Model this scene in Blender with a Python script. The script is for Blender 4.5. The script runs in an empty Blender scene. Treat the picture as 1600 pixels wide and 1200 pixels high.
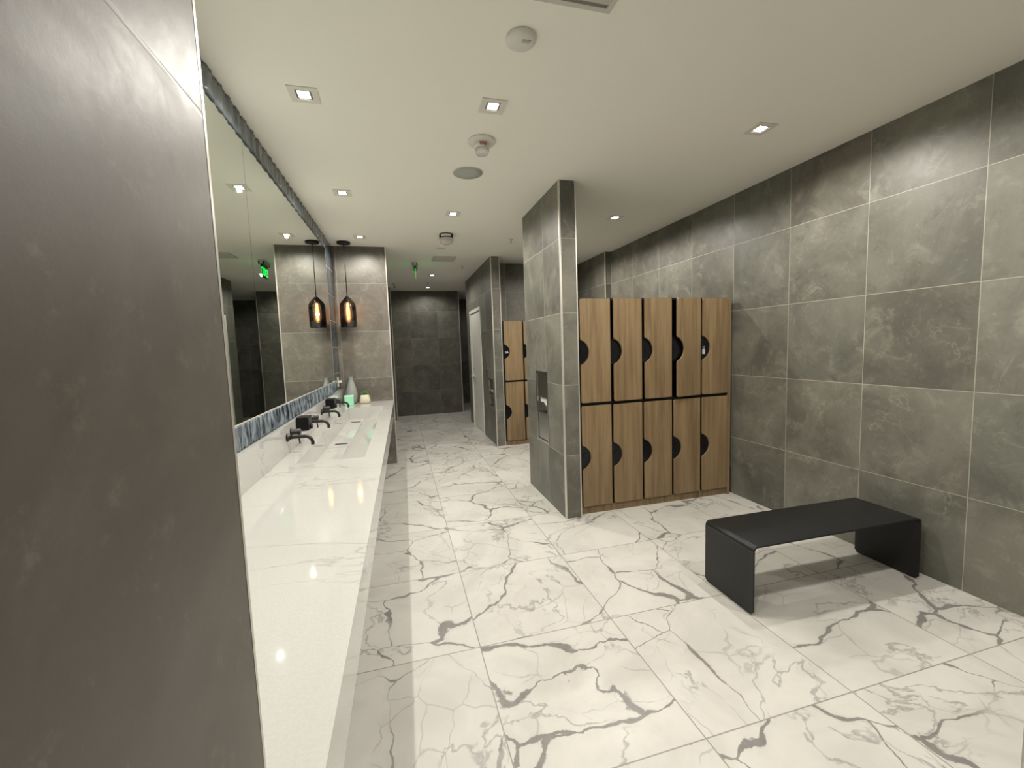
import bpy, bmesh, math, random
from mathutils import Vector, Matrix
random.seed(7)
SC = bpy.context.scene
COL = SC.collection
PI = math.pi

# ------------------------------------------------------------------ helpers
class MB:
    """collects shapes into one mesh"""
    def __init__(s): s.v = []; s.f = []; s.sm = []
    def add(s, vs, fs, smooth=False):
        o = len(s.v); s.v += [tuple(v) for v in vs]
        s.f += [tuple(i + o for i in f) for f in fs]; s.sm += [smooth] * len(fs); return s
    def box(s, x0, x1, y0, y1, z0, z1):
        vs = [(x0,y0,z0),(x1,y0,z0),(x1,y1,z0),(x0,y1,z0),(x0,y0,z1),(x1,y0,z1),(x1,y1,z1),(x0,y1,z1)]
        return s.add(vs, [(0,3,2,1),(4,5,6,7),(0,1,5,4),(1,2,6,5),(2,3,7,6),(3,0,4,7)])
    def prism(s, pts, a, b, axis='Z', smooth=False):
        """polygon pts (u,v) extruded from a to b along axis"""
        def P(u, v, w):
            return {'Z': (u, v, w), 'Y': (u, w, v), 'X': (w, u, v)}[axis]
        n = len(pts)
        vs = [P(u, v, a) for u, v in pts] + [P(u, v, b) for u, v in pts]
        fs = [tuple(range(n))[::-1], tuple(range(n, 2 * n))]
        s.add(vs, fs)
        o = len(s.v) - 2 * n
        for i in range(n):
            j = (i + 1) % n
            s.f.append((o + i, o + j, o + n + j, o + n + i)); s.sm.append(smooth)
        return s
    def lathe(s, prof, c=(0,0,0), n=28, axis='Z', smooth=True):
        """prof = [(r, h)...] revolved about axis through c"""
        vs = []; fs = []
        for r, h in prof:
            for k in range(n):
                a = 2 * PI * k / n; u, v = r * math.cos(a), r * math.sin(a)
                p = {'Z': (u, v, h), 'X': (h, u, v), 'Y': (u, h, v)}[axis]
                vs.append((p[0] + c[0], p[1] + c[1], p[2] + c[2]))
        m = len(prof)
        for i in range(m - 1):
            for k in range(n):
                l = (k + 1) % n
                fs.append((i * n + k, i * n + l, (i + 1) * n + l, (i + 1) * n + k))
        s.add(vs, fs, smooth)
        o = len(s.v) - len(vs)
        if prof[0][0] > 1e-5: s.f.append(tuple(o + k for k in range(n))); s.sm.append(False)
        if prof[-1][0] > 1e-5: s.f.append(tuple(o + (m - 1) * n + k for k in range(n))); s.sm.append(False)
        return s
    def tube(s, path, r, n=14):
        path = [Vector(p) for p in path]; rings = []
        rr = r if isinstance(r, (list, tuple)) else [r] * len(path)
        up = Vector((0, 0, 1))
        for i, p in enumerate(path):
            t = (path[min(i + 1, len(path) - 1)] - path[max(i - 1, 0)]).normalized()
            ref = up if abs(t.z) < .95 else Vector((0, 1, 0))
            a = t.cross(ref).normalized(); b = a.cross(t).normalized()
            rings.append([p + rr[i] * (math.cos(2*PI*k/n) * a + math.sin(2*PI*k/n) * b) for k in range(n)])
        vs = [q for ring in rings for q in ring]; fs = []
        for i in range(len(path) - 1):
            for k in range(n):
                l = (k + 1) % n; fs.append((i*n+k, i*n+l, (i+1)*n+l, (i+1)*n+k))
        s.add(vs, fs, True); o = len(s.v) - len(vs)
        s.f.append(tuple(o + k for k in range(n))); s.sm.append(False)
        s.f.append(tuple(o + (len(path)-1)*n + k for k in range(n))); s.sm.append(False)
        return s
    def xf(s, fn): s.v = [tuple(fn(Vector(v))) for v in s.v]; return s
    def build(s, name, mat, parent=None, origin=None, bevel=0, segs=2):
        me = bpy.data.meshes.new(name); o0 = Vector(origin) if origin else Vector((0,0,0))
        me.from_pydata([tuple(Vector(v) - o0) for v in s.v], [], s.f)
        me.polygons.foreach_set('use_smooth', s.sm)
        bm = bmesh.new(); bm.from_mesh(me); bmesh.ops.recalc_face_normals(bm, faces=bm.faces); bm.to_mesh(me); bm.free()
        me.materials.append(mat); me.update()
        o = bpy.data.objects.new(name, me); COL.objects.link(o); o.location = o0
        if parent: o.parent = parent
        if bevel:
            m = o.modifiers.new('bevel', 'BEVEL'); m.width = bevel; m.segments = segs; m.limit_method = 'ANGLE'; m.angle_limit = math.radians(40)
        return o

def tag(o, label=None, cat=None, group=None, kind=None):
    if label: o['label'] = label
    if cat: o['category'] = cat
    if group: o['group'] = group
    if kind: o['kind'] = kind
    return o
def thing(name, label, cat, loc=(0,0,0), group=None, rz=0):
    o = bpy.data.objects.new(name, None); COL.objects.link(o); o.location = loc
    o.rotation_euler = (0, 0, rz); o.empty_display_size = .05
    return tag(o, label, cat, group)
def dup(root, loc, label, group=None, rz=None):
    r = root.copy(); COL.objects.link(r); r.location = loc; r['label'] = label
    if group: r['group'] = group
    if rz is not None: r.rotation_euler = (0, 0, rz)
    for ch in list(root.children):
        c = ch.copy(); COL.objects.link(c); c.parent = r
        for g in list(ch.children):
            d = g.copy(); COL.objects.link(d); d.parent = c
    return r
def text_mesh(body, size, mat, name, parent, M, depth=.0008):
    cu = bpy.data.curves.new(name, 'FONT'); cu.body = body; cu.size = size; cu.align_x = 'CENTER'; cu.align_y = 'CENTER'; cu.extrude = depth; cu.offset = size * .018
    t = bpy.data.objects.new(name, cu); COL.objects.link(t)
    dg = bpy.context.evaluated_depsgraph_get()
    me = bpy.data.meshes.new_from_object(t.evaluated_get(dg)); bpy.data.objects.remove(t); bpy.data.curves.remove(cu)
    me.transform(M); me.materials.clear(); me.materials.append(mat)
    o = bpy.data.objects.new(name, me); COL.objects.link(o); o.parent = parent
    return o

# ------------------------------------------------------------------ materials
class NT:
    def __init__(s, name):
        s.m = bpy.data.materials.new(name); s.m.use_nodes = True; s.t = s.m.node_tree
        s.b = s.t.nodes['Principled BSDF']; s.out = s.t.nodes['Material Output']
    def n(s, kind, **kw):
        nd = s.t.nodes.new(kind)
        for k, v in kw.items(): setattr(nd, k, v)
        return nd
    def link(s, a, b): s.t.links.new(a, b)
    def put(s, sock, v):
        if hasattr(v, 'is_output') or isinstance(v, bpy.types.NodeSocket): s.link(v, sock)
        else: sock.default_value = v
    def math(s, op, a, b=0.0, c=None, clamp=False):
        nd = s.n('ShaderNodeMath', operation=op); nd.use_clamp = clamp
        s.put(nd.inputs[0], a); s.put(nd.inputs[1], b)
        if c is not None: s.put(nd.inputs[2], c)
        return nd.outputs[0]
    def vmath(s, op, a, b=(0,0,0), scale=None):
        nd = s.n('ShaderNodeVectorMath', operation=op); s.put(nd.inputs[0], a)
        if op == 'SCALE': s.put(nd.inputs[3], scale)
        else: s.put(nd.inputs[1], b)
        return nd.outputs[0]
    def xyz(s, v):
        nd = s.n('ShaderNodeSeparateXYZ'); s.link(v, nd.inputs[0]); return nd.outputs
    def comb(s, x, y, z):
        nd = s.n('ShaderNodeCombineXYZ')
        for i, v in enumerate((x, y, z)): s.put(nd.inputs[i], v)
        return nd.outputs[0]
    def noise(s, vec, scale, detail=4, rough=.55, dist=0.0, out=0):
        nd = s.n('ShaderNodeTexNoise'); s.link(vec, nd.inputs['Vector'])
        nd.inputs['Scale'].default_value = scale; nd.inputs['Detail'].default_value = detail
        nd.inputs['Roughness'].default_value = rough; nd.inputs['Distortion'].default_value = dist
        return nd.outputs[out]
    def mix(s, f, a, b):
        nd = s.n('ShaderNodeMix', data_type='RGBA'); s.put(nd.inputs[0], f)
        for sk, v in ((nd.inputs[6], a), (nd.inputs[7], b)):
            if isinstance(v, tuple): sk.default_value = (*v, 1) if len(v) == 3 else v
            else: s.link(v, sk)
        return nd.outputs[2]
    def rng(s, v, a, b, c=0.0, d=1.0, smooth=True):
        nd = s.n('ShaderNodeMapRange'); nd.interpolation_type = 'SMOOTHSTEP' if smooth else 'LINEAR'
        s.put(nd.inputs[0], v)
        for i, x in enumerate((a, b, c, d)): s.put(nd.inputs[i + 1], x)
        return nd.outputs[0]
    def white(s, vec):
        nd = s.n('ShaderNodeTexWhiteNoise', noise_dimensions='3D'); s.link(vec, nd.inputs[0]); return nd.outputs['Value'], nd.outputs['Color']
    def bump(s, h, strength=.2, dist=.01):
        nd = s.n('ShaderNodeBump'); nd.inputs['Strength'].default_value = strength; nd.inputs['Distance'].default_value = dist
        s.link(h, nd.inputs['Height']); s.link(nd.outputs[0], s.b.inputs['Normal'])
    def set(s, color=None, rough=None, metal=None, spec=None):
        if color is not None:
            if isinstance(color, tuple): s.b.inputs['Base Color'].default_value = (*color, 1)
            else: s.link(color, s.b.inputs['Base Color'])
        if rough is not None: s.put(s.b.inputs['Roughness'], rough)
        if metal is not None: s.put(s.b.inputs['Metallic'], metal)
        if spec is not None: s.put(s.b.inputs['Specular IOR Level'], spec)
        return s.m
    def pos(s): return s.n('ShaderNodeNewGeometry').outputs['Position']
    def objco(s): return s.n('ShaderNodeTexCoord').outputs['Object']

def plain(name, color, rough=.5, metal=0.0, spec=.5, var=.06, vscale=18, bump=0.0):
    """single material with a faint procedural mottling"""
    m = NT(name); p = m.objco(); nz = m.noise(p, vscale, 5, .6)
    c = m.mix(nz, tuple(x * (1 - var) for x in color), tuple(min(1, x * (1 + var)) for x in color))
    if bump: m.bump(m.noise(p, vscale * 12, 3), bump, .002)
    return m.set(c, rough, metal, spec)
def emit(name, color, strength):
    m = NT(name); m.set(color, .4)
    m.b.inputs['Emission Color'].default_value = (*color, 1); m.b.inputs['Emission Strength'].default_value = strength
    return m.m

def cells(m, U, V, tu, tv, grout, third=0.0):
    fu, fv = m.math('FLOOR', U), m.math('FLOOR', V)
    au, av = m.math('SUBTRACT', U, fu), m.math('SUBTRACT', V, fv)
    du = m.math('MULTIPLY', m.math('MINIMUM', au, m.math('SUBTRACT', 1.0, au)), tu)
    dv = m.math('MULTIPLY', m.math('MINIMUM', av, m.math('SUBTRACT', 1.0, av)), tv)
    g = m.rng(m.math('MINIMUM', du, dv), grout * .5, grout * 1.1, 1.0, 0.0)
    val, colr = m.white(m.comb(fu, fv, third))
    return g, val, colr

def tile_wall(name, u0y, u0x, ut, z0, zt=.6, tone=1.0, grout=.0024, seed=0.0, veins=1.0, warm=0.0, joint=.75):
    m = NT(name); p = m.pos(); x, y, z = m.xyz(p)
    nrm = m.n('ShaderNodeNewGeometry').outputs['True Normal']; nx, ny, nz = m.xyz(nrm)
    side = m.math('GREATER_THAN', m.math('ABSOLUTE', nx), .5)
    uy = m.math('DIVIDE', m.math('SUBTRACT', y, u0y), ut); ux = m.math('DIVIDE', m.math('SUBTRACT', x, u0x), ut)
    U = m.math('ADD', m.math('MULTIPLY', uy, side), m.math('MULTIPLY', ux, m.math('SUBTRACT', 1.0, side)))
    V = m.math('DIVIDE', m.math('SUBTRACT', z, z0), zt)
    g, val, colr = cells(m, U, V, ut, zt, grout, m.math('ADD', side, seed))
    P = m.vmath('ADD', p, m.vmath('SCALE', colr, scale=23.0))
    n1 = m.noise(P, 1.9, 9, .62, .5); n2 = m.noise(P, 6.0, 10, .74, .5); n3 = m.noise(P, 34, 6, .75)
    c = m.mix(m.rng(n1, .3, .7), (.128, .123, .104), (.235, .228, .190))
    c = m.mix(m.math('MULTIPLY', m.rng(n2, .50, .70), .62 * max(.25, veins)), c, (.33, .32, .262))
    c = m.mix(m.math('MULTIPLY', m.rng(n2, .46, .28), .55), c, (.092, .094, .082))
    # wispy pale veins
    w = m.noise(P, 2.6, 7, .6, 1.4); wv = m.rng(m.math('ABSOLUTE', m.math('SUBTRACT', w, .5)), 0.0, .014, 1.0, 0.0)
    wv = m.math('MULTIPLY', wv, m.rng(m.noise(P, 3.3, 3), .5, .68))
    c = m.mix(m.math('MULTIPLY', wv, .45 * veins), c, (.43, .42, .345))
    c = m.mix(m.math('MULTIPLY', m.rng(n3, .55, .72), .32), c, (.36, .35, .29))
    tint = m.mix(m.xyz(colr)[1], (1.02 + warm, .985 - warm * .5, .96 + warm * .3), (.97 + warm, 1.0 - warm * .5, .985 + warm * .3))
    k = m.math('MULTIPLY', m.rng(val, 0.0, 1.0, .88, 1.12, False), tone * .775)
    c = m.mix(1.0, c, c)
    mul = m.n('ShaderNodeMix', data_type='RGBA', blend_type='MULTIPLY'); mul.inputs[0].default_value = 1
    m.link(c, mul.inputs[6]); m.link(tint, mul.inputs[7])
    sc = m.vmath('SCALE', mul.outputs[2], scale=k)
    c = m.mix(m.math('MULTIPLY', g, joint), sc, (.43, .42, .34))
    m.bump(m.math('SUBTRACT', m.math('ADD', m.math('MULTIPLY', n2, .5), m.math('MULTIPLY', n3, .35)), g), .12, .004)
    return m.set(c, m.rng(n2, .3, .7, .36, .52, False), 0, .45)

def marble_floor():
    m = NT('marble_floor_tile'); p = m.pos(); x, y, z = m.xyz(p)
    TU, TV = .7201, .7366
    U = m.math('DIVIDE', m.math('SUBTRACT', x, .3116), TU); V = m.math('DIVIDE', m.math('SUBTRACT', y, 1.9719), TV)
    g, val, colr = cells(m, U, V, TU, TV, .0032)
    # each slab is a different cut of the stone, turned at random
    ang = m.math('MULTIPLY', val, 6.283)
    rot = m.n('ShaderNodeVectorRotate', rotation_type='Z_AXIS'); m.link(p, rot.inputs['Vector']); m.link(ang, rot.inputs['Angle'])
    P = m.vmath('ADD', rot.outputs[0], m.vmath('SCALE', colr, scale=31.0))
    flat = m.vmath('MULTIPLY', P, (1, 1, .0))
    P = m.vmath('ADD', flat, m.comb(0.0, 0.0, m.math('MULTIPLY', val, 50.0)))
    d1 = m.vmath('SUBTRACT', m.noise(P, 2.0, 3, .5, 0, 1), (.5, .5, .5))
    d2 = m.vmath('SUBTRACT', m.noise(P, 13, 5, .6, 0, 1), (.5, .5, .5))
    Q = m.vmath('ADD', P, m.vmath('ADD', m.vmath('SCALE', d1, scale=.36), m.vmath('SCALE', d2, scale=.035)))
    Q = m.vmath('MULTIPLY', Q, (1.0, .62, 1.0))
    def vor(scale, rnd):
        nd = m.n('ShaderNodeTexVoronoi', feature='DISTANCE_TO_EDGE'); m.link(Q, nd.inputs['Vector'])
        nd.inputs['Scale'].default_value = scale; nd.inputs['Randomness'].default_value = rnd; return nd.outputs['Distance']
    e1, e2 = vor(2.0, 1.0), vor(4.6, 1.0)
    wmod = m.noise(P, 3.4, 5, .62)
    wid = m.rng(wmod, .42, .72, .005, .036)
    v1 = m.rng(m.math('DIVIDE', e1, wid), .55, 1.0, 1.0, 0.0)
    v1 = m.math('MULTIPLY', v1, m.rng(m.noise(P, 1.9, 3), .33, .45, .25, 1.0))
    halo = m.math('MULTIPLY', m.rng(e1, 0.0, .07, 1.0, 0.0), m.rng(wmod, .45, .62))
    v2 = m.math('MULTIPLY', m.rng(e2, 0.0, .022, 1.0, 0.0), m.rng(m.noise(P, 2.4, 3), .47, .60))
    r_ = m.noise(m.vmath('ADD', Q, (7.3, 2.1, 0)), 1.5, 6, .58, .35)     # long cracks
    v3 = m.math('MULTIPLY', m.rng(m.math('ABSOLUTE', m.math('SUBTRACT', r_, .5)), 0.0, .011, 1.0, 0.0), m.rng(m.noise(P, 2.0, 3), .42, .54))
    base = m.mix(m.rng(m.noise(P, 2.4, 6, .6, .6), .35, .7), (.69, .672, .625), (.59, .572, .53))
    base = m.mix(m.math('MULTIPLY', m.rng(m.noise(P, 9, 6, .65), .5, .75), .25), base, (.56, .545, .51))
    c = m.mix(m.math('MULTIPLY', halo, .30), base, (.47, .455, .43))
    c = m.mix(m.math('MULTIPLY', v2, .62), c, (.37, .35, .335))
    c = m.mix(m.math('MULTIPLY', v3, .70), c, (.30, .28, .27))
    vc = m.mix(m.noise(P, 24, 5, .7), (.115, .10, .10), (.31, .29, .27))
    c = m.mix(m.math('MULTIPLY', v1, .9), c, vc)
    c = m.mix(g, c, (.33, .295, .27))
    m.bump(m.math('SUBTRACT', 1.0, g), .25, .002)
    return m.set(c, m.rng(m.noise(P, 6, 4), .3, .7, .30, .40, False), 0, .42)

def quartz():
    m = NT('white_quartz'); p = m.pos()
    st = m.vmath('MULTIPLY', p, (.45, 1.7, 1.0))
    w = m.noise(st, 1.0, 7, .52, .7); wv = m.rng(m.math('ABSOLUTE', m.math('SUBTRACT', w, .5)), 0.0, .006, 1.0, 0.0)
    wv = m.math('MULTIPLY', wv, m.rng(m.noise(p, 2.2, 4), .36, .56))
    soft = m.rng(m.math('ABSOLUTE', m.math('SUBTRACT', m.noise(st, .8, 4, .5, .5), .5)), 0.0, .06, 1.0, 0.0)
    c = m.mix(m.rng(m.noise(p, 160, 2), .35, .65), (.50, .493, .47), (.525, .517, .493))
    c = m.mix(m.math('MULTIPLY', soft, .10), c, (.41, .40, .375))
    c = m.mix(m.math('MULTIPLY', wv, .5), c, (.31, .30, .28))
    return m.set(c, .07, 0, .5)

def wood():
    m = NT('oak_laminate'); p = m.objco(); info = m.n('ShaderNodeObjectInfo')
    P = m.vmath('ADD', p, m.vmath('SCALE', m.comb(info.outputs['Random'], m.math('MULTIPLY', info.outputs['Random'], 3.7), m.math('MULTIPLY', info.outputs['Random'], 7.3)), scale=9.0))
    g1 = m.noise(m.vmath('MULTIPLY', P, (1, 1, .055)), 26, 6, .6, .25)
    g2 = m.noise(m.vmath('MULTIPLY', P, (1, 1, .03)), 150, 4, .6)
    g3 = m.noise(m.vmath('MULTIPLY', P, (1, 1, .25)), 5, 3, .5)
    c = m.mix(m.rng(g1, .3, .7), (.168, .112, .058), (.275, .192, .104))
    c = m.mix(m.math('MULTIPLY', m.rng(g2, .5, .72), .35), c, (.125, .078, .036))
    c = m.mix(m.math('MULTIPLY', m.rng(g3, .45, .7), .25), c, (.33, .225, .118))
    m.bump(g2, .06, .001)
    return m.set(c, .42, 0, .4)

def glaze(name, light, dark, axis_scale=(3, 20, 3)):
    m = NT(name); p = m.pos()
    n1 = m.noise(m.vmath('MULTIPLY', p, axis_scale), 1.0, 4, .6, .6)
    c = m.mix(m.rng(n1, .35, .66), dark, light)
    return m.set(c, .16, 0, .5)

def smoked_glass():
    m = NT('smoked_glass'); t = m.t
    tr = m.n('ShaderNodeBsdfTransparent'); tr.inputs[0].default_value = (.88, .83, .81, 1)
    gl = m.n('ShaderNodeBsdfGlossy'); gl.inputs['Roughness'].default_value = .04; gl.inputs['Color'].default_value = (.9, .86, .84, 1)
    fr = m.n('ShaderNodeFresnel'); fr.inputs[0].default_value = 1.9
    mx = m.n('ShaderNodeMixShader'); m.link(fr.outputs[0], mx.inputs[0]); m.link(tr.outputs[0], mx.inputs[1]); m.link(gl.outputs[0], mx.inputs[2])
    m.link(mx.outputs[0], m.out.inputs[0]); return m.m
def clear_plastic(name, tint, ior=1.4):
    m = NT(name)
    tr = m.n('ShaderNodeBsdfTransparent'); tr.inputs[0].default_value = (*tint, 1)
    gl = m.n('ShaderNodeBsdfGlossy'); gl.inputs['Roughness'].default_value = .08
    fr = m.n('ShaderNodeFresnel'); fr.inputs[0].default_value = ior
    mx = m.n('ShaderNodeMixShader'); m.link(fr.outputs[0], mx.inputs[0]); m.link(tr.outputs[0], mx.inputs[1]); m.link(gl.outputs[0], mx.inputs[2])
    m.link(mx.outputs[0], m.out.inputs[0]); return m.m
def mirror_mat():
    m = NT('mirror_silver'); m.set((.80, .845, .785), .004, 1.0); return m.m
def steel():
    m = NT('brushed_steel'); p = m.objco()
    n1 = m.noise(m.vmath('MULTIPLY', p, (300, 300, 3)), 1, 3, .6)
    return m.set(m.mix(n1, (.60, .59, .56), (.66, .65, .62)), .27, 1.0)

M_WALL_R = tile_wall('grey_stone_tile_right', 1.5794, .02, .583, .5506)
M_WALL_P = tile_wall('grey_stone_tile_partition', 3.70, 1.06, .60, .5500, seed=3.0)
M_WALL_L = tile_wall('grey_stone_tile_return', .45, -.693, .60, .5500, seed=7.0, tone=1.12, warm=.035)  # warm shift puts the pendant's glow into the tile colour
M_WALL_N = tile_wall('grey_stone_tile_entrance', -.55, .1, 1.2, -.05, 1.75, tone=.87, seed=11.0, veins=.1, warm=.035, joint=.18)
M_WALL_F = tile_wall('grey_stone_tile_far', 9.3, -.30, .60, .5506, seed=5.0, tone=.88, joint=.35)
M_FLOOR = marble_floor(); M_QUARTZ = quartz(); M_WOOD = wood()
M_CEIL = plain('ceiling_paint', (.945, .925, .845), .9, var=.01, vscale=3)
M_BLACK = plain('black_powder_coat', (.012, .0125, .013), .42, spec=.35, var=.1, vscale=120, bump=.05)
M_INNER = plain('black_laminate', (.006, .006, .0065), .5, spec=.3)
M_PLATE = plain('black_lock_plate', (.006, .006, .007), .22, spec=.5)
M_FAUCET = plain('matte_black_brass', (.012, .0105, .0105), .3, spec=.5)
M_GLOSSB = plain('gloss_black_plastic', (.005, .005, .0055), .34, spec=.3)
M_STEEL = steel(); M_MIRROR = mirror_mat()
M_TRIM = plain('satin_aluminium_trim', (.66, .63, .57), .35, .55)
M_WHITE = plain('white_plastic', (.74, .72, .66), .4, var=.02)
M_OFFW = plain('off_white_cover', (.76, .735, .665), .6, var=.015)
M_GRILLE = plain('speaker_mesh', (.43, .44, .40), .8, var=.08, vscale=400)
M_SLOT = plain('shadow_slot', (.42, .40, .355), .8)  # darker vent backing, painted shade of a recess that isn't modelled
M_VENT = plain('vent_slat', (.62, .60, .545), .6, var=.02)
M_DOOR = plain('pale_door_paint', (.74, .745, .68), .4, var=.02, vscale=4)
M_CHROME = plain('chrome', (.75, .74, .72), .12, 1.0, var=.02)
M_BAND = glaze('navy_rippled_tile_painted_gleam', (.27, .32, .35), (.011, .019, .034), (2, 64, 7))  # pale streaks paint the ceiling's reflection into the navy tile colour
M_BANDT = glaze('slate_rippled_tile', (.155, .175, .19), (.10, .115, .128), (2, 12, 4))
M_BANDV = glaze('dark_blue_tile', (.060, .072, .085), (.034, .042, .052), (6, 6, 3))
M_GROUTW = plain('pale_grout', (.42, .42, .41), .8)
M_LENS = emit('lamp_lens', (1.0, .965, .95), 9.0)
M_FIL = emit('filament_glow', (1.0, .55, .18), 14.0)
def glow_glass():
    m = NT('amber_bulb_glass')
    tr = m.n('ShaderNodeBsdfTransparent'); tr.inputs[0].default_value = (1, .82, .55, 1)
    em = m.n('ShaderNodeEmission'); em.inputs[0].default_value = (1.0, .50, .16, 1); em.inputs[1].default_value = 1.6
    n1 = m.noise(m.vmath('MULTIPLY', m.objco(), (90, 90, 60)), 1, 4, .7)
    mx = m.n('ShaderNodeMixShader'); m.link(m.rng(n1, .35, .65, .12, .75), mx.inputs[0]); m.link(tr.outputs[0], mx.inputs[1]); m.link(em.outputs[0], mx.inputs[2])
    m.link(mx.outputs[0], m.out.inputs[0]); return m.m
M_BULB = glow_glass()
M_SHADE = smoked_glass()
M_GREEN = emit('exit_green', (.01, 1.0, .10), 1.15)
M_ACRYL = clear_plastic('clear_acrylic', (.88, .95, .90))
M_GTAB = plain('green_tab', (.015, .10, .045), .4)
def frosted():
    m = NT('frosted_strobe_lens')
    tr = m.n('ShaderNodeBsdfTransparent'); m.set((.74, .70, .66), .15)
    mx = m.n('ShaderNodeMixShader'); mx.inputs[0].default_value = .6; m.link(tr.outputs[0], mx.inputs[1]); m.link(m.b.outputs[0], mx.inputs[2])
    m.link(mx.outputs[0], m.out.inputs[0]); return m.m
M_LENSC = frosted()
M_RED = plain('red_print', (.45, .10, .08), .5)
M_VASE = plain('grey_ceramic', (.27, .285, .27), .5, var=.10, vscale=9)
M_MINT = plain('mint_green_card', (.33, .80, .50), .35, var=.03)
M_MINTL = plain('pale_mint_lid', (.55, .86, .66), .35, var=.03)
M_POT = plain('cream_ceramic', (.62, .55, .43), .55, var=.05)
M_LEAF = plain('succulent_leaf', (.06, .17, .03), .45, var=.3, vscale=60)
M_SOIL = plain('potting_soil', (.03, .022, .015), .9, var=.4, vscale=200)
M_PAPER = plain('paper_towel', (.72, .70, .65), .8, var=.03)
M_BLUE = plain('blue_tag', (.10, .16, .28), .4)
M_TAGW = plain('pale_tag', (.50, .45, .40), .4)
M_BADGE = plain('white_print', (.55, .55, .55), .5)
M_HINGE = plain('dark_hinge', (.02, .010, .006), .4)
M_DRAIN = plain('dark_drain_slot', (.06, .045, .045), .5)

# ------------------------------------------------------------------ camera
F_PX, YAW, PITCH, ROLL, CAM_H = 659.80, .2589, -.0880, -.0350, 1.4882
cy_, sy_, cp_, sp_ = math.cos(YAW), math.sin(YAW), math.cos(PITCH), math.sin(PITCH)
fwd = Vector((sy_ * cp_, cy_ * cp_, sp_)); rt = Vector((cy_, -sy_, 0)); up = rt.cross(fwd)
r2 = math.cos(ROLL) * rt + math.sin(ROLL) * up; u2 = -math.sin(ROLL) * rt + math.cos(ROLL) * up
cam = bpy.data.cameras.new('camera'); camo = bpy.data.objects.new('camera', cam); COL.objects.link(camo)
cam.sensor_width = 36.0; cam.lens = 36.0 * F_PX / 1600.0; cam.clip_start = .02
camo.matrix_world = Matrix(((r2.x, u2.x, -fwd.x, 0), (r2.y, u2.y, -fwd.y, 0), (r2.z, u2.z, -fwd.z, CAM_H), (0, 0, 0, 1)))
SC.camera = camo

# ------------------------------------------------------------------ room shell
H = 2.807
def struct(name, mb, mat, **k): return tag(mb.build(name, mat, **k), kind='structure')
struct('floor', MB().box(-1.7, 3.3, -2.6, 11.7, -.1, 0), M_FLOOR)
struct('ceiling', MB().box(-1.7, 3.3, -2.6, 11.7, H, H + .1), M_CEIL)

# left-hand fixtures run about 0.6 degrees off the corridor axis
SK = .0105; YR = 5.725
def skew(v): return Vector((v.x + (v.y - YR) * SK, v.y, v.z))
XW = -.735            # mirror wall face (at the return wall)
NX, NY = -.1545, .45  # edge of the entrance wall
struct('wall_entrance_left', MB().box(-1.0, NX, -2.5, NY, 0, H), M_WALL_N)
struct('wall_left', MB().box(XW - .16, XW - .012, NY, YR, 0, H).xf(skew), M_WALL_L)
RX = -.093
struct('wall_return', MB().box(-.98, RX, YR, YR + .16, 0, H), M_WALL_L)
struct('wall_far_left', MB().box(-1.6, -1.5, YR, 11.5, 0, H), M_WALL_F)
struct('wall_left_stub', MB().box(-1.5, -.10, 9.30, 9.86, 0, H), M_WALL_F)
struct('wall_far', MB().box(-.10, 1.399, 9.85, 10.02, 0, H), M_WALL_F)
struct('wall_back', MB().box(-1.5, 3.2, 11.42, 11.55, 0, H), M_WALL_F)
XR = 3.0516
struct('wall_right', MB().box(XR, XR + .12, -2.5, 5.67, 0, H).box(2.955, XR + .12, 5.67, 6.62, 0, H), M_WALL_R)
struct('wall_right_far', MB().box(XR, XR + .12, 8.506, 11.42, 0, H), M_WALL_F)
struct('wall_entrance_right', MB().box(1.062, XR, -2.5, NY, 0, H), M_WALL_N)
struct('wall_entrance_rear', MB().box(NX, 1.062, -2.5, -2.4, 0, H), M_WALL_N)
# short partition with a niche for the towel unit
PX0, PX1, PY0, PY1 = 1.3105, 1.4540, 3.2821, 4.304
DY0, DY1, DZ0, DZ1 = 3.664, 3.987, .563, 1.240
p = MB().box(PX0, PX1, PY0, DY0, 0, H).box(PX0, PX1, DY1, PY1, 0, H).box(PX0, PX1, DY0, DY1, 0, DZ0).box(PX0, PX1, DY0, DY1, DZ1, H).box(PX0 + .11, PX1, DY0, DY1, DZ0, DZ1)
struct('wall_partition', p, M_WALL_P)
# second partition: thin nose, then the solid room behind it
QX0, QX1, QY0, QY1 = 1.3605, 1.4915, 6.1196, 8.506
EY0, EY1, EZ0, EZ1 = 6.225, 6.56, .575, 1.00
p = MB().box(QX0, QX1, QY0, EY0, 0, H).box(QX0, QX1, EY1, 6.62, 0, H).box(QX0, QX1, EY0, EY1, 0, EZ0).box(QX0, QX1, EY0, EY1, EZ1, H).box(QX0 + .10, QX1, EY0, EY1, EZ0, EZ1)
OY0, OY1, OZ = 7.05, 8.12, 2.185       # door opening
p.box(QX0, XR, 6.62, OY0, 0, H).box(QX0, XR, OY1, QY1, 0, H).box(QX0, XR, OY0, OY1, OZ, H).box(QX0 + .14, XR, OY0, OY1, 0, OZ)
struct('wall_second_partition', p, tile_wall('grey_stone_tile_second', 6.62, 1.10, .60, .5500, seed=9.0))
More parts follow.
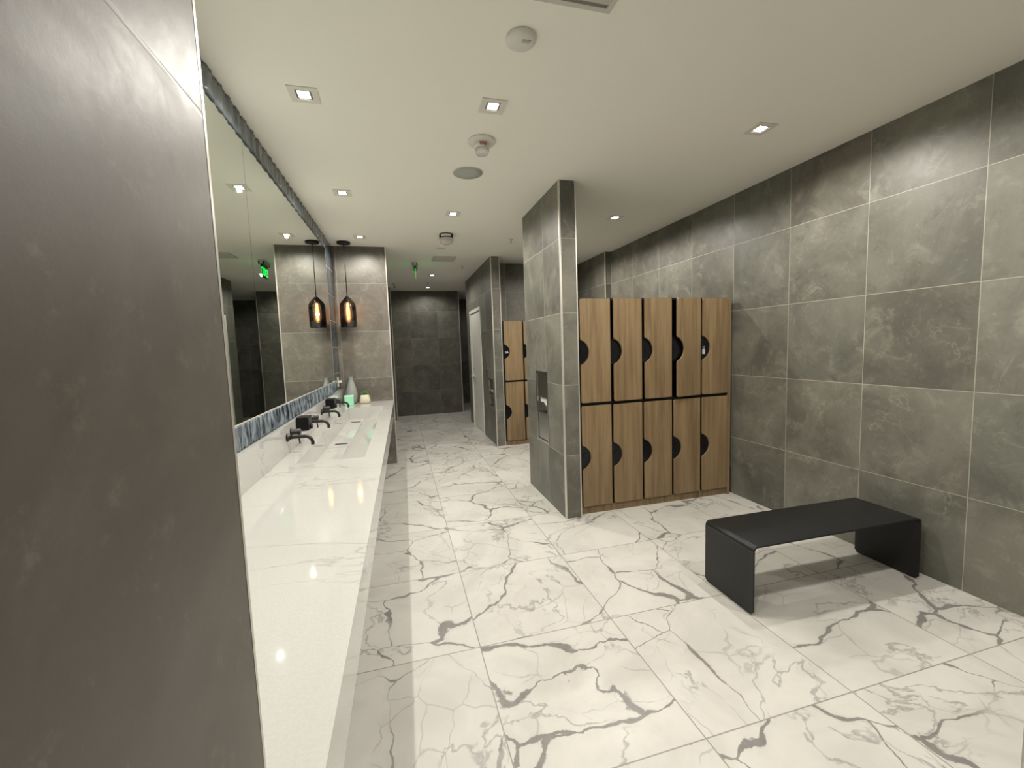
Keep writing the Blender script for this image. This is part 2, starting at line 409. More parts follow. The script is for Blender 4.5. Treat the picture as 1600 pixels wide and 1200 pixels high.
# metal edge profiles on the outer corners
nt = [0]
def trim(x, y, z0=0.0, z1=H, s=.010, fn=None):
    nt[0] += 1
    b = MB().box(x - s / 2, x + s / 2, y - s / 2, y + s / 2, z0, z1)
    if fn: b.xf(fn)
    struct('trim_%d' % nt[0], b, M_TRIM)
trim(PX0 + .002, PY0 + .002, s=.014); trim(PX1 - .002, PY0 + .002); trim(QX0 + .002, QY0 + .002, s=.014); trim(QX1 - .002, QY0 + .002)
trim(RX - .002, YR + .002, s=.012); trim(1.397, 9.852, s=.016); trim(-.102, 9.302, s=.016); trim(NX - .0022, NY - .0018, s=.005); trim(1.063, NY - .0015, s=.006); trim(2.957, 5.672, s=.014)
struct('trim_20', MB().box(PX1 - .004, PX1 + .004, PY1 - .006, PY1 + .002, 0, H), M_TRIM)

# door in the second partition
d = struct('door_1', MB().box(QX0 + .012, QX0 + .052, OY0 + .065, OY1 - .065, .012, OZ - .06), M_DOOR)
fr = MB().box(QX0 - .012, QX0 + .13, OY0 + .002, OY0 + .062, 0, OZ - .002).box(QX0 - .012, QX0 + .13, OY1 - .062, OY1 - .002, 0, OZ - .002).box(QX0 - .012, QX0 + .13, OY0 + .062, OY1 - .062, OZ - .057, OZ - .002)
tag(fr.build('door_frame', M_DOOR, d), kind='structure')
hy = 7.98
h = MB().lathe([(.032, 0), (.032, -.012), (.016, -.016), (.016, -.050)], (QX0 + .0115, hy, .965), 20, 'X').tube([(QX0 - .032, hy, .965), (QX0 - .036, hy - .03, .965), (QX0 - .038, hy - .16, .965)], .017)
tag(h.build('door_handle', plain('satin_nickel', (.80, .79, .76), .3, .55), d), kind='structure')
k = MB().lathe([(.026, 0), (.026, -.009), (.022, -.012)], (QX0 + .0115, hy, 1.09), 20, 'X').build('door_lock', M_CHROME, d)

# ------------------------------------------------------------------ vanity wall
MB_Z0, MB_Z1 = 1.158, 2.672       # mirror bottom and top
MY0, MY1, MY2 = NY + .002, 2.72, 5.27
BS = 1.030                        # backsplash top
CT = .845
def ripple_band(y0, y1, z0, z1, amp, wave, ny, nz, wob=1.0):
    vs = []; fs = []
    def dep(y, z):
        ph = 2 * PI * y / wave + wob * (.9 * math.sin(9.0 * y + 14 * z) + .8 * math.sin(23 * z + 3.1 * y) + .5 * math.sin(41 * y + 31 * z))
        return amp * (.5 + .5 * math.sin(ph)) + amp * .35 * math.sin(2.3 * ph + 5 * z)
    for i in range(ny + 1):
        y = y0 + (y1 - y0) * i / ny
        for j in range(nz + 1):
            z = z0 + (z1 - z0) * j / nz
            vs.append((XW + .002 + dep(y, z), y, z))
    for i in range(ny):
        for j in range(nz):
            a = i * (nz + 1) + j; fs.append((a, a + nz + 1, a + nz + 2, a + 1))
    o = len(vs); vs += [(XW - .0115, y0, z0), (XW - .0115, y1, z0), (XW - .0115, y1, z1), (XW - .0115, y0, z1)]
    m = MB().add(vs, fs, True)
    lo = [i * (nz + 1) for i in range(ny + 1)]; hi = [i * (nz + 1) + nz for i in range(ny + 1)]
    m.f += [tuple([o] + [o + 1] + lo[::-1]), tuple(hi + [o + 2, o + 3])]; m.sm += [False, False]
    m.f += [tuple(list(range(0, nz + 1)) + [o + 3, o]), tuple(list(range(ny * (nz + 1), ny * (nz + 1) + nz + 1))[::-1] + [o + 1, o + 2])]; m.sm += [False, False]
    m.f.append((o, o + 3, o + 2, o + 1)); m.sm.append(False)
    return m.xf(skew)
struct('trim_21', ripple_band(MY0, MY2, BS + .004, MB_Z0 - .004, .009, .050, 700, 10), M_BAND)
struct('trim_22', ripple_band(MY0, MY2, MB_Z1 + .003, H - .001, .007, .115, 420, 5, .5), M_BANDT)
vb = MB()                                   # tall column of dark tiles beside the mirror
z = BS + .004
zs = [BS + .004, 1.245, 1.555, 1.865, 2.175, 2.485, H - .001]
for a, b in zip(zs, zs[1:]):
    for y0, y1 in ((MY2 + .006, (MY2 + YR) / 2 - .002), ((MY2 + YR) / 2 + .002, YR - .004)):
        vb.box(XW - .0115, XW + .004, y0, y1, a + .003, b - .003)
struct('trim_23', vb.xf(skew), M_BANDV, bevel=.003)
struct('trim_24', MB().box(XW - .0118, XW + .0012, MY2 + .003, YR - .001, BS + .002, H - .001).xf(skew), M_GROUTW)
# bright metal strips along mirror bottom and backsplash top
struct('trim_25', MB().box(XW - .0115, XW + .006, MY0, MY2, MB_Z0 - .004, MB_Z0 - .0005).xf(skew), M_TRIM)
for a, b, lab in ((MY0, MY1, 'tall frameless mirror panel beside the near entrance wall, left of the seam'), (MY1 + .003, MY2, 'long frameless mirror panel right of the seam, reflecting the pendant and exit sign')):
    ob = MB().box(XW - .0118, XW, a, b, MB_Z0, MB_Z1).xf(skew).build('wall_mirror', M_MIRROR)
    tag(ob, lab, 'mirror', 'frameless mirrors above the vanity')

van = thing('vanity_counter', 'long white veined quartz vanity counter with trough sink under the mirrors', 'vanity counter', (-.4, 3.0, 0))
def vpart(mb, name, mat, **k):
    ob = mb.xf(skew).build(name, mat, van, **k); ob.location = Vector(ob.location) - Vector(van.location); return ob
CX0, CX1 = XW - .011, RX                  # back and front of the top
BX0, BX1, BY0, BY1 = -.592, -.205, 2.70, 5.20   # trough opening
BF = XW + .034                            # backsplash face
top = MB()
Y0c, Y1c = NY + .002, YR - .001
TH = .03
top.box(CX0, CX1, Y0c, BY0, CT - TH, CT).box(CX0, CX1, BY1, Y1c, CT - TH, CT).box(CX0, BX0, BY0, BY1, CT - TH, CT).box(BX1, CX1, BY0, BY1, CT - TH, CT)
vpart(top, 'countertop', M_QUARTZ)
vpart(MB().box(CX1 - .03, CX1, Y0c, Y1c, .708, CT - TH), 'fascia', M_QUARTZ)
bsp = MB().box(CX0, BF, Y0c - YR, Y1c - YR, CT + .0005, BS).build('backsplash', M_QUARTZ); bsp.location = (0, YR, 0); bsp.rotation_euler.z = -math.atan(SK)
tag(bsp, 'long white quartz backsplash slab under the rippled navy tiles', 'backsplash')
ZB = CT - .135; BK = -.43
bas = MB()
bas.box(BX0 - .02, BX0, BY0 - .02, BY1 + .02, ZB - .02, CT - TH)                        # back wall
bas.box(BX0, BK, BY0, BY1, ZB - .02, ZB)                                                # flat bottom
bas.prism([(BK, ZB), (BX1, CT - .006), (BX1 + .012, CT - TH), (BK, ZB - .02)], BY0, BY1, 'Y')   # ramp
bas.box(BX0, BX1 + .01, BY1, BY1 + .02, ZB - .02, CT - TH).box(BX0, BX1 + .01, BY0 - .02, BY0, ZB - .02, CT - TH)
vpart(bas, 'trough_basin', M_QUARTZ)
for yd in (3.80, 4.95): vpart(MB().box(-.545, -.445, yd, yd + .030, ZB + .0005, ZB + .004), 'drain_slot', M_DRAIN)

# wall faucets
def faucet(y, label):
    x = BF + (y - YR) * SK + .001
    t = thing('wall_faucet', label, 'faucet', (x, y, .952), 'black faucets on the backsplash')
    MB().lathe([(.027, 0), (.027, .010), (.016, .013), (.016, .022)], (0, 0, 0), 24, 'X').build('spout_flange', M_FAUCET, t)
    path = [(.012, 0, 0), (.05, 0, 0), (.105, 0, .001)]
    for k in range(1, 9):
        a = PI / 2 * k / 8; path.append((.105 + .046 * math.sin(a), 0, .001 - .046 * (1 - math.cos(a))))
    path.append((.151, 0, -.058))
    MB().tube(path, .0115, 16).build('spout', M_FAUCET, t)
    hb = MB().lathe([(.027, 0), (.027, .010), (.020, .013), (.020, .058), (.017, .062)], (0, .105, .016), 24, 'X').build('handle', M_FAUCET, t)
    MB().tube([(.047, .105, -.002), (.049, .105, -.035), (.052, .105, -.066)], .0055, 10).build('lever', M_FAUCET, hb)
    return t
faucet(2.985, 'matte black wall faucet nearest the camera, spout over the trough sink')
faucet(3.60, 'matte black wall faucet just past the nearer black dispenser box')
faucet(4.17, 'matte black wall faucet just before the farther black dispenser box')
faucet(4.86, 'matte black wall faucet farthest away, past the second black box')
def dispenser(y, label):
    x = BF + (y - YR) * SK + .001
    t = thing('soap_dispenser', label, 'soap dispenser', (x, y, .945), 'black boxes on the backsplash')
    MB().box(0, .082, 0, .115, 0, .098).build('housing', M_GLOSSB, t, bevel=.006)
    MB().box(.03, .06, .03, .085, -.006, .0).build('sensor_window', M_FAUCET, t)
    MB().lathe([(.019, 0), (.019, .010), (.014, .014)], (.083, .06, .022), 18, 'X').build('knob', M_FAUCET, t)
    return t
dispenser(3.235, 'glossy black dispenser box on the backsplash between the two nearer faucets')
dispenser(4.40, 'glossy black dispenser box on the backsplash between the two farther faucets')

# things at the far end of the counter
v = MB().lathe([(.001, 0), (.050, 0), (.064, .03), (.0725, .085), (.0715, .14), (.060, .20), (.042, .262), (.031, .30), (.028, .325), (.031, .337), (.026, .337), (.022, .32)], (0, 0, 0), 36).build('vase', M_VASE, origin=(0, 0, 0))
v.location = (-.600, 5.615, CT + .001); tag(v, 'tall grey bottle-shaped ceramic vase on the counter beside the return wall', 'vase')
bx = thing('mint_box', 'small mint green cube box on the counter in front of the grey vase', 'box', (-.618, 5.49, CT + .001), rz=.05)
MB().box(-.052, .052, -.052, .052, 0, .098).build('box_body', M_MINT, bx, bevel=.004)
MB().box(-.053, .053, -.053, .053, .0985, .118).build('lid', M_MINTL, bx, bevel=.004)
pt = thing('potted_succulent', 'small green succulent in a cream pot at the far end of the counter', 'potted plant', (-.442, 5.60, CT + .001))
pm = MB()
def rsq(h, s, n=40, e=3.6):
    return [(math.copysign(abs(math.cos(a)) ** (2 / e), math.cos(a)) * s, math.copysign(abs(math.sin(a)) ** (2 / e), math.sin(a)) * s, h) for a in [2 * PI * k / n for k in range(n)]]
rings = [rsq(0, .056), rsq(.012, .066), rsq(.05, .062), rsq(.106, .046), rsq(.106, .041), rsq(.086, .041)]
vs = [q for r in rings for q in r]; fs = [tuple(range(40))[::-1]]
for i in range(5):
    for k in range(40): fs.append((i*40+k, i*40+(k+1) % 40, (i+1)*40+(k+1) % 40, (i+1)*40+k))
fs.append(tuple(range(200, 240)))
pm.add(vs, fs, True); pm.build('pot', M_POT, pt)
MB().add(rsq(.0865, .040) + rsq(.094, .037), [tuple(range(40, 80))] + [(k, (k+1) % 40, 40+(k+1) % 40, 40+k) for k in range(40)]).build('soil', M_SOIL, pt)
lf = MB(); rnd = random.Random(4)
for k in range(30):
    a = k * 2.399; tilt = .12 + .95 * (k / 30); L = .060 - .012 * (k / 30)
    d = Vector((math.cos(a) * math.sin(tilt), math.sin(a) * math.sin(tilt), math.cos(tilt)))
    b = Vector((math.cos(a) * .012, math.sin(a) * .012, .092))
    lf.tube([b, b + d * L * .35, b + d * L * .75, b + d * L], [.004, .0085, .0075, .0012], 8)
lf.build('foliage', M_LEAF, pt)
ol = thing('wall_outlet', 'small white wall outlet with plug on the dark tile column above the vase', 'outlet', (XW + .004 + (5.50 - YR) * SK + .001, 5.50, 1.135))
MB().box(0, .006, -.036, .036, -.058, .058).build('cover_plate', M_WHITE, ol, bevel=.003)
MB().box(.0062, .045, -.014, .014, -.012, .016).build('plug', M_WHITE, ol, bevel=.004)

# pendant
PXp, PYp = -.5635, 5.52
pe = thing('pendant_lamp', 'smoked glass bottle pendant lamp on a black rod above the vanity end', 'pendant lamp', (PXp, PYp, H))
MB().lathe([(.001, -.0005), (.076, -.0005), (.078, -.004), (.078, -.020), (.073, -.025), (.001, -.025)], n=36).build('canopy', M_BLACK, pe)
ZT = 2.172 - H; ZBt = 1.795 - H
MB().tube([(0, 0, -.025), (0, 0, ZT - .002)], .0052, 12).build('rod', M_BLACK, pe)
prof = [(.010, ZT), (.016, ZT - .010), (.030, ZT - .024), (.055, ZT - .052), (.078, ZT - .080), (.090, ZT - .105), (.094, ZT - .14), (.0945, ZT - .25), (.093, ZBt)]
MB().lathe(prof + [(r - .004, hh + (.002 if i == 0 else 0)) for i, (r, hh) in enumerate(prof[::-1])], n=40).build('lamp_shade', M_SHADE, pe)
s_ = pe.children[-1].data
# open bottom: the two cap faces at the neck close it, the bottom rim is a loop
MB().lathe([(.011, ZT - .003), (.017, ZT - .02), (.018, ZT - .07), (.014, ZT - .075)], n=20).build('socket', M_CHROME, pe)
bl = MB().lathe([(.013, ZT - .076), (.020, ZT - .11), (.027, ZT - .17), (.029, ZT - .22), (.024, ZT - .28), (.014, ZT - .31), (.003, ZT - .318)], n=24).build('bulb', M_BULB, pe)
fil = MB()
for k in range(6):
    a = 2 * PI * k / 6
    fil.tube([(.006 * math.cos(a), .006 * math.sin(a), ZT - .095), (.015 * math.cos(a + .5), .015 * math.sin(a + .5), ZT - .20), (.006 * math.cos(a + 1), .006 * math.sin(a + 1), ZT - .285)], .0034, 6)
fil.build('filament', M_FIL, bl)

# ------------------------------------------------------------------ lockers
LX0, LP, LY = 1.4620, .3036, 3.312
LTOP, LMID0, LMID1, LB = 1.872, .958, .986, .066
def door_outline(w, z0, z1, zc, r, cut):
    """door face (x from 0 to w) with a round-cornered outline and a finger notch on its left edge"""
    R = .016; pts = []
    for cx, cz, a0 in ((w - R * .3, z0 + R * .3, -PI / 2), (w - R * .3, z1 - R * .3, 0)):
        for k in range(4):
            a = a0 + PI / 2 * k / 3; pts.append((cx + R * .3 * math.cos(a), cz + R * .3 * math.sin(a)))
    for k in range(6):
        a = PI / 2 + PI / 2 * k / 5; pts.append((R + R * math.cos(a), z1 - R + R * math.sin(a)))
    # circle of radius r centred left of the edge so that the notch is 'cut' deep
    cx = cut - r; half = math.sqrt(r * r - cx * cx); a1 = math.atan2(half, -cx)
    f = .012
    pts += [(0, zc + half + f), (.0035, zc + half + f * .25)]
    for k in range(19):
        a = a1 - .06 - (2 * a1 - .12) * k / 18; pts.append((cx + r * math.cos(a), zc + r * math.sin(a)))
    pts += [(.0035, zc - half - f * .25), (0, zc - half - f)]
    for k in range(6):
        a = PI + PI / 2 * k / 5; pts.append((R + R * math.cos(a), z0 + R + R * math.sin(a)))
    return pts
def half_disc(r, cut, n=20):
    cx = cut - r; half = math.sqrt(r * r - cx * cx); a1 = math.atan2(half, -cx)
    return [(-.012, half)] + [(cx + r * math.cos(a1 - 2 * a1 * k / n), r * math.sin(a1 - 2 * a1 * k / n)) for k in range(n + 1)] + [(-.012, -half)]
DT = .018; DW = LP - .022
def make_locker(label, group, loc):
    t = thing('locker_column', label, 'locker', loc, group)
    b = MB(); D = .50; w = LP - .002; s = .016
    b.box(.001, s, .012, D, LB, LTOP).box(w - s, w, .012, D, LB, LTOP).box(s, w - s, D - .012, D, LB, LTOP)
    for a, c in ((LB, LB + s), (LMID0 + .004, LMID1 - .004), (LTOP - s, LTOP)): b.box(s, w - s, .012, D - .012, a, c)
    b.build('carcass', M_INNER, t)
    MB().box(.001, w, .014, D, 0, LB - .001).build('plinth', M_WOOD, t)
    for (z0, z1, zc) in ((LMID1, LTOP - .004, 1.4175), (LB + .006, LMID0, .5095)):
        dz = (z0 + z1) / 2
        m = MB().prism(door_outline(DW, z0 - dz, z1 - dz, zc - dz, .111, .082), 0, DT, 'Y')
        m.xf(lambda v: Vector((v.x - DW, v.y - DT, v.z)))            # pivot on the right-hand hinge edge
        d = m.build('locker_door', M_WOOD, t, bevel=.0015, segs=1); d.location = (LP - .003, .010, dz)
        p = MB().prism(half_disc(.119, .092), 0, .004, 'Y')
        p.lathe([(.024, -.004), (.024, 0)], (.034, 0, .012), 20, 'Y')
        pl = p.build('pull_plate', M_PLATE, t); pl.location = (.016, .0065, zc)
        for hz in (z1 - .085, z0 + .085):
            hh = MB().box(-.003, .0012, -DT + .001, -DT + .013, -.03, .03).build('hinge', M_HINGE, d); hh.location = (0, 0, hz - dz)
    return t
G1 = 'oak lockers beside the partition'; G2 = 'oak lockers in the far bay'
pos_words = ['next to the tiled partition', 'second from the partition', 'in the middle of the front bank', 'with its upper door ajar widest, second from the right', 'at the right end of the front bank by the wall']
def angles(root, up_, lo_=0.0):
    ds = [c for c in root.children if c.name.startswith('locker_door')]
    ds.sort(key=lambda o: -o.location.z)
    ds[0].rotation_euler.z = math.radians(up_); ds[1].rotation_euler.z = math.radians(lo_)
base = make_locker('two-tier oak locker column next to the tiled partition in the front bank', G1, (LX0, LY, 0))
bank = [base]
for i in range(1, 5):
    lab = ['', 'two-tier oak locker column second from the tiled partition in the front bank', 'two-tier oak locker column in the middle of the front bank', 'two-tier oak locker column with its upper door ajar, second from right in front bank', 'two-tier oak locker column at the right end of the front bank'][i]
    bank.append(dup(base, (LX0 + LP * i, LY, 0), lab, G1))
bank2 = []
L2X = 1.4985; L2Y = 6.105
for i in range(4):
    lab = 'two-tier oak locker column in the far bay, ' + ['against the second partition', 'second from the second partition', 'third from the second partition', 'fourth from the second partition'][i]
    bank2.append(dup(base, (L2X + LP * i, L2Y, 0), lab, G2))
for r, a in zip(bank, (.5, 4.6, 3.6, 9.5, 1.2)): angles(r, a, .3)
for r, a in zip(bank2, (.5, .8, .5, .4)): angles(r, a)
# end panel of the right-hand column
e = MB().box(LP - .0015, LP + .030, -.004, .50, 0, LTOP).build('end_panel', M_WOOD, bank[4])
# a small digital lock on the right-hand upper door, and a badge in the far bay
lk = MB().box(-.011, .011, -.012, 0, -.040, .005).build('lock_body', M_TAGW, bank[4]); lk.location = (.036, .005, 1.40)
MB().box(-.008, .008, -.012, 0, .0055, .032).build('lock_display', M_BLUE, lk)
bd = text_mesh('tA', .055, M_BADGE, 'lock_badge', bank2[0], Matrix.Rotation(PI / 2, 4, 'X'), .001); bd.location = (.055, -.0005, 1.41)

# ------------------------------------------------------------------ bench
BXa, BXb, BYa, BYb, BH = 1.757, 2.962, 1.742, 2.116, .387
be = thing('bench', 'low black bent-steel bench with solid panel legs beside the right wall', 'bench', ((BXa + BXb) / 2, (BYa + BYb) / 2, 0), rz=-.018)
hx, hyb, tk, rr = (BXb - BXa) / 2, (BYb - BYa) / 2, .010, .030
def arc(cx, cz, r, a0, a1, n=8): return [(cx + r * math.cos(a0 + (a1 - a0) * k / n), cz + r * math.sin(a0 + (a1 - a0) * k / n)) for k in range(n + 1)]
outer = arc(-hx + rr, BH - rr, rr, PI, PI / 2) + arc(hx - rr, BH - rr, rr, PI / 2, 0)
inner = arc(hx - rr, BH - rr, rr - tk, 0, PI / 2) + arc(-hx + rr, BH - rr, rr - tk, PI / 2, PI)
MB().prism(outer + inner, -hyb, hyb, 'Y', True).build('seat', M_BLACK, be, bevel=.0015, segs=1)
for sx in (-1, 1):
    x0, x1 = (-hx, -hx + tk) if sx < 0 else (hx - tk, hx)
    c = .018
    MB().prism([(-hyb + c, .004), (hyb - c, .004), (hyb, .004 + c), (hyb, BH - rr), (-hyb, BH - rr), (-hyb, .004 + c)], x0, x1, 'X').build('leg', M_BLACK, be, bevel=.001, segs=1)
    for yy in (-hyb + .05, hyb - .05):
        MB().lathe([(.0048, 0), (.0048, .005)], ((x0 + x1) / 2, yy, 0), 12).build('foot_pad', M_INNER, be)
MB().box(hx - .07, hx - .038, -hyb + .085, -hyb + .12, BH - .026, BH - tk - .0005).build('corner_bracket', M_INNER, be, bevel=.003)

# ------------------------------------------------------------------ recessed towel and waste units
def towel_unit(x, y0, y1, z0, z1, label, depth=.095):
    t = thing('towel_dispenser', label, 'towel dispenser', (x, (y0 + y1) / 2, z0), 'steel towel units in the partitions')
    w = (y1 - y0) / 2 - .002; hh = z1 - z0
    f = MB()
    fw = .018
    f.box(-.006, 0, -w - .008, -w + fw, -.006, hh + .006).box(-.006, 0, w - fw, w + .008, -.006, hh + .006)
    f.box(-.006, 0, -w + fw, w - fw, -.006, fw).box(-.006, 0, -w + fw, w - fw, hh - fw, hh + .006)
    f.build('frame', M_STEEL, t)
    a, b = hh * .40, hh * .63
    MB().box(.0, depth * .9, -w + .002, w - .002, b, hh - .022).build('towel_cabinet_door', M_STEEL, t, bevel=.003)
    s = MB().box(depth - .004, depth, -w + .002, w - .002, a, b).box(.002, depth - .004, -w + .002, -w + .006, a, b).box(.002, depth - .004, w - .006, w - .002, a, b)
    s.build('niche_liner', M_STEEL, t)
    pw = MB().prism([(-w * .75, b - .002), (w * .75, b - .002), (w * .72, b - .05), (w * .2, b - .045), (-w * .3, b - .075), (-w * .74, b - .04)], .022, .030, 'X')
    pw.build('paper_towel', M_PAPER, t)
    MB().prism([(.003, .02), (.058, .02), (.058, a - .02), (.036, a - .002), (.003, a - .002)], -w + .004, w - .004, 'Y').build('waste_bin', M_STEEL, t, bevel=.003)
    return t
towel_unit(PX0, DY0, DY1, DZ0, DZ1, 'recessed steel paper towel and waste unit in the near partition')
towel_unit(QX0, EY0, EY1, EZ0, EZ1, 'recessed steel paper towel unit in the far partition near the pale door', .085)

# ------------------------------------------------------------------ ceiling fittings and light
def make_downlight(label, loc):
    t = thing('recessed_downlight', label, 'downlight', loc, 'square recessed downlights')
    s, q = .070, .040
    b = MB().box(-s, s, -s, -q, -.0045, -.0003).box(-s, s, q, s, -.0045, -.0003).box(-s, -q, -q, q, -.0045, -.0003).box(q, s, -q, q, -.0045, -.0003)
    b.build('trim_plate', M_OFFW, t)
    MB().box(-q + .001, q - .001, -q + .001, q - .001, -.0022, -.0004).build('reflector', M_CHROME, t)
    MB().box(-.028, .028, -.028, .028, -.0040, -.0024).build('lens', M_LENS, t, bevel=.004)
    return t
LIGHTS = [
 (-.392, 2.462, .58, 'left square downlight near the mirror, closest in view'),
 (.575, 2.375, 1.0, 'middle square downlight beside the round strobe alarm'),
 (2.289, 2.289, 1.0, 'right square downlight in the open ceiling above the bench'),
 (-.375, 3.851, .58, 'second square downlight along the mirror, above the far faucets'),
 (.593, 4.267, 1.0, 'middle square downlight between the speaker and the black-banded alarm'),
 (2.286, 4.144, 1.0, 'square downlight behind the partition above the lockers'),
 (-.357, 5.257, .58, 'square downlight next to the pendant lamp canopy'),
 (.653, 7.766, .5, 'small downlight beyond the exit sign, nearer of the corridor pair'),
 (.678, 9.267, .35, 'small downlight closest to the far wall'),
 (2.290, 5.40, .7, 'square downlight over the far locker bay, hidden by the partition'),
 (2.250, 9.90, .22, 'added unseen downlight brightening the dark passage beyond the pale door'),  # unseen lamp added to lift the passage and its mirror reflection
 (-.400, .95, .58, 'square downlight over the near end of the vanity, out of view'),
 (.570, .80, .75, 'square downlight over the entrance floor, out of view'),
 (2.290, .85, 1.0, 'square downlight over the near right corner, out of view'),
]
W0 = 50.0
dl = None
for x, y, k, lab in LIGHTS:
    loc = (x, y, H)
    dl = make_downlight(lab, loc) if dl is None else dup(dl, loc, lab)
    li = bpy.data.lights.new('downlight_beam', 'SPOT'); li.energy = W0 * k; li.color = (1.0, .955, .875)
    li.spot_size = math.radians(168); li.spot_blend = .5; li.shadow_soft_size = .016
    lo = bpy.data.objects.new('downlight_beam', li); COL.objects.link(lo); lo.location = (x, y, H - .022)
pl = bpy.data.lights.new('pendant_glow', 'POINT'); pl.energy = 4.0; pl.color = (1.0, .58, .25); pl.shadow_soft_size = .02
po = bpy.data.objects.new('pendant_glow', pl); COL.objects.link(po); po.location = (PXp, PYp, H + ZT - .22)

# smoke detector
t = thing('smoke_detector', 'round white smoke detector near the top of the ceiling', 'smoke detector', (.583, 1.848, H))
MB().lathe([(.001, -.0003), (.064, -.0003), (.066, -.004), (.066, -.013), (.063, -.017), (.056, -.023), (.044, -.0265), (.001, -.028)], n=40).build('housing', M_WHITE, t)
for xx in (.006, .026):
    q = MB().box(-.0085, .0085, -.009, .009, -.0015, .001).build('sensor_slot', M_GRILLE, t); q.location = (xx, -.022, -.0276); q.rotation_euler = (.06, 0, .1)
# strobe alarms
def strobe(loc, label, s=1.0, band=False):
    t = thing('strobe_alarm', label, 'fire alarm', loc, 'round strobe alarms on the ceiling')
    MB().lathe([(.001, -.0003), (.088 * s, -.0003), (.090 * s, -.003), (.090 * s, -.010), (.084 * s, -.016), (.055 * s, -.022), (.001, -.024)], n=40).build('base', M_WHITE, t)
    MB().lathe([(.046 * s, -.0245), (.048 * s, -.030), (.048 * s, -.048), (.044 * s, -.052), (.001, -.052)], n=30).build('collar', M_OFFW, t)
    MB().lathe([(.046 * s, -.0525), (.046 * s, -.066), (.040 * s, -.082), (.026 * s, -.086), (.001, -.086)], n=30).build('lens', M_LENSC, t)
    MB().lathe([(.004, -.053), (.010, -.058), (.010, -.072), (.003, -.076)], n=12).build('flash_tube', M_CHROME, t)
    tx = text_mesh('FIRE', .026 * s, M_RED, 'fire_lettering', t, Matrix.Rotation(PI / 2, 4, 'X'), .0006); tx.location = (0, -.0490 * s, -.038)
    return t
strobe((.589, 2.772, H), 'round white strobe alarm lettered FIRE between downlight and speaker')
# black banded device
t = thing('alarm_sounder', 'round ceiling alarm with a black and white banded lens', 'fire alarm', (.606, 5.02, H))
MB().lathe([(.001, -.0003), (.078, -.0003), (.080, -.004), (.080, -.046), (.001, -.046)], n=40).build('banded_base', M_GLOSSB, t)
bb = MB(); aa = [(-PI * .5) + (k - 8) * .095 - .15 for k in range(17)]
bb.prism([(.0815 * math.cos(a), .0815 * math.sin(a)) for a in aa] + [(.0802 * math.cos(a), .0802 * math.sin(a)) for a in aa[::-1]], -.038, -.012, 'Z')
bb.build('white_band', M_WHITE, t)
MB().lathe([(.078, -.0465), (.081, -.052), (.080, -.070), (.072, -.094), (.055, -.110), (.030, -.119), (.001, -.122)], n=36).build('dome_lens', M_LENSC, t)
# speaker
t = thing('ceiling_speaker', 'flush round grey ceiling speaker in front of the strobe alarm', 'speaker', (.581, 3.276, H))
MB().lathe([(.001, -.0003), (.112, -.0003), (.114, -.002), (.113, -.004), (.108, -.005)], n=48).build('rim', M_WHITE, t)
MB().lathe([(.110, -.0046), (.110, -.0056), (.05, -.0070), (.001, -.0074)], n=48).build('mesh_cover', M_GRILLE, t)
c = MB().lathe([(.001, -.0003), (.058, -.0003), (.058, -.004), (.054, -.008), (.001, -.009)], n=32).build('ceiling_disc', M_OFFW)
c.location = (.610, 5.70, H); tag(c, 'flat round white cap on the ceiling before the square vent', 'cover plate')
# vents
def vent(loc, label, n=5, s=.165):
    t = thing('ceiling_vent', label, 'vent', loc, 'louvred ceiling vents')
    f = MB(); w = .022
    f.box(-s, s, -s, -s + w, -.012, -.0004).box(-s, s, s - w, s, -.012, -.0004).box(-s, -s + w, -s + w, s - w, -.012, -.0004).box(s - w, s, -s + w, s - w, -.012, -.0004)
    f.build('frame', M_VENT, t)
    MB().box(-s + w, s - w, -s + w, s - w, -.0024, -.0004).build('backing', M_SLOT, t)
    g = 2 * (s - w) / n
    for k in range(n):
        y = -s + w + g * (k + .5)
        MB().prism([(y - g * .20, -.006), (y - g * .16, -.0046), (y + g * .20, -.011), (y + g * .16, -.0125)], -s + w, s - w, 'X').build('slat', M_VENT, t)
    return t
vent((.722, 1.468, H), 'square louvred ceiling vent cut off by the top of the photo')
vent((.717, 6.345, H), 'small square louvred ceiling vent to the right of the exit sign')
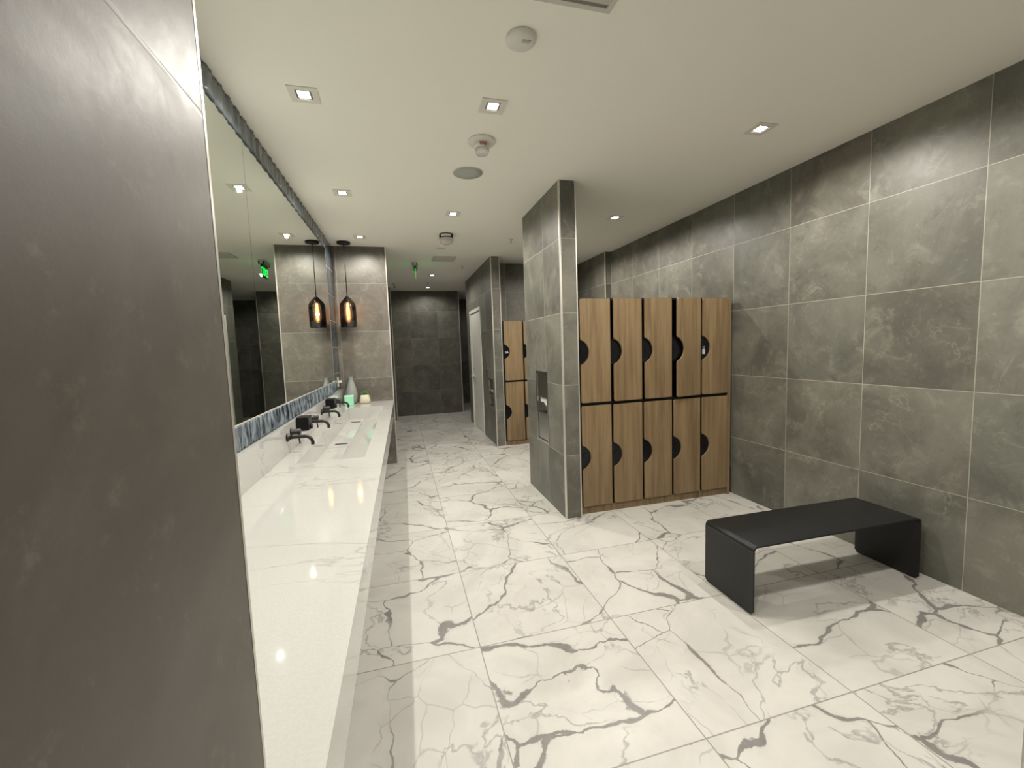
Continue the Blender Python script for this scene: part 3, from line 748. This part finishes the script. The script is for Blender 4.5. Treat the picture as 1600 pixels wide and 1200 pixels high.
# sprinklers
def sprinkler(loc, label):
    t = thing('sprinkler', label, 'sprinkler', loc, 'small ceiling sprinklers')
    MB().lathe([(.001, -.0003), (.034, -.0003), (.034, -.003), (.016, -.006)], n=24).build('escutcheon', M_OFFW, t)
    MB().lathe([(.009, -.006), (.009, -.020), (.004, -.022), (.004, -.034)], n=14).build('stem', M_VENT, t)
    MB().lathe([(.001, -.034), (.019, -.034), (.019, -.037), (.001, -.037)], n=18).build('deflector', M_VENT, t)
    return t
sp = sprinkler((1.414, 5.156, H), 'small white ceiling sprinkler just left of the near partition')
dup(sp, (1.066, 6.905, H), 'small ceiling sprinkler beside the second partition, right of the vent')
dup(sp, (.626, 8.571, H), 'small ceiling sprinkler between the two corridor downlights')
strobe((.0, 8.754, H), 'small wall-side strobe alarm by the far left of the corridor ceiling', .55)
strobe((1.615, 10.55, H), 'small strobe alarm in the dark passage beyond the pale door', .8)
# exit sign
ex = thing('exit_sign', 'hanging edge-lit green EXIT sign on the corridor ceiling', 'exit sign', (.318, 6.765, H), rz=-.047)
MB().box(-.040, .040, -.165, .165, -.012, -.0004).build('canopy', M_WHITE, ex, bevel=.002)
MB().prism([(-.034, -.0122), (.034, -.0122), (.030, -.050), (-.030, -.050)], -.150, .150, 'Y').build('housing', M_VENT, ex)
for yy in (-1, 1):
    for xa, xb in ((-.036, -.022), (.022, .036)):
        MB().box(xa, xb, yy * .156 - .004, yy * .156 + .004, -.058, -.020).build('end_clip', M_INNER, ex)
pn = MB().box(-.003, .003, -.145, .145, -.235, -.0505).build('acrylic_panel', M_ACRYL, ex)
for sx in (-1, 1):
    MB().box(sx * .012 - .007 if sx > 0 else -.019, .019 if sx > 0 else -.005, -.130, .130, -.088, -.0505).build('light_guide', M_GTAB, ex)
    Mx = Matrix.Translation((sx * .0045, 0, -.155)) @ Matrix.Rotation(sx * PI / 2, 4, 'Z') @ Matrix.Rotation(PI / 2, 4, 'X')
    text_mesh('EXIT', .150, M_GREEN, 'exit_lettering', pn, Mx, .0008)

# ------------------------------------------------------------------ world and view
w = bpy.data.worlds.new('world'); SC.world = w; w.use_nodes = True
w.node_tree.nodes['Background'].inputs[0].default_value = (.5, .48, .44, 1); w.node_tree.nodes['Background'].inputs[1].default_value = .02
vs = SC.view_settings
vs.view_transform = 'Standard'; vs.look = 'None'; vs.gamma = 1.0; vs.use_curve_mapping = False; vs.exposure = 0.36
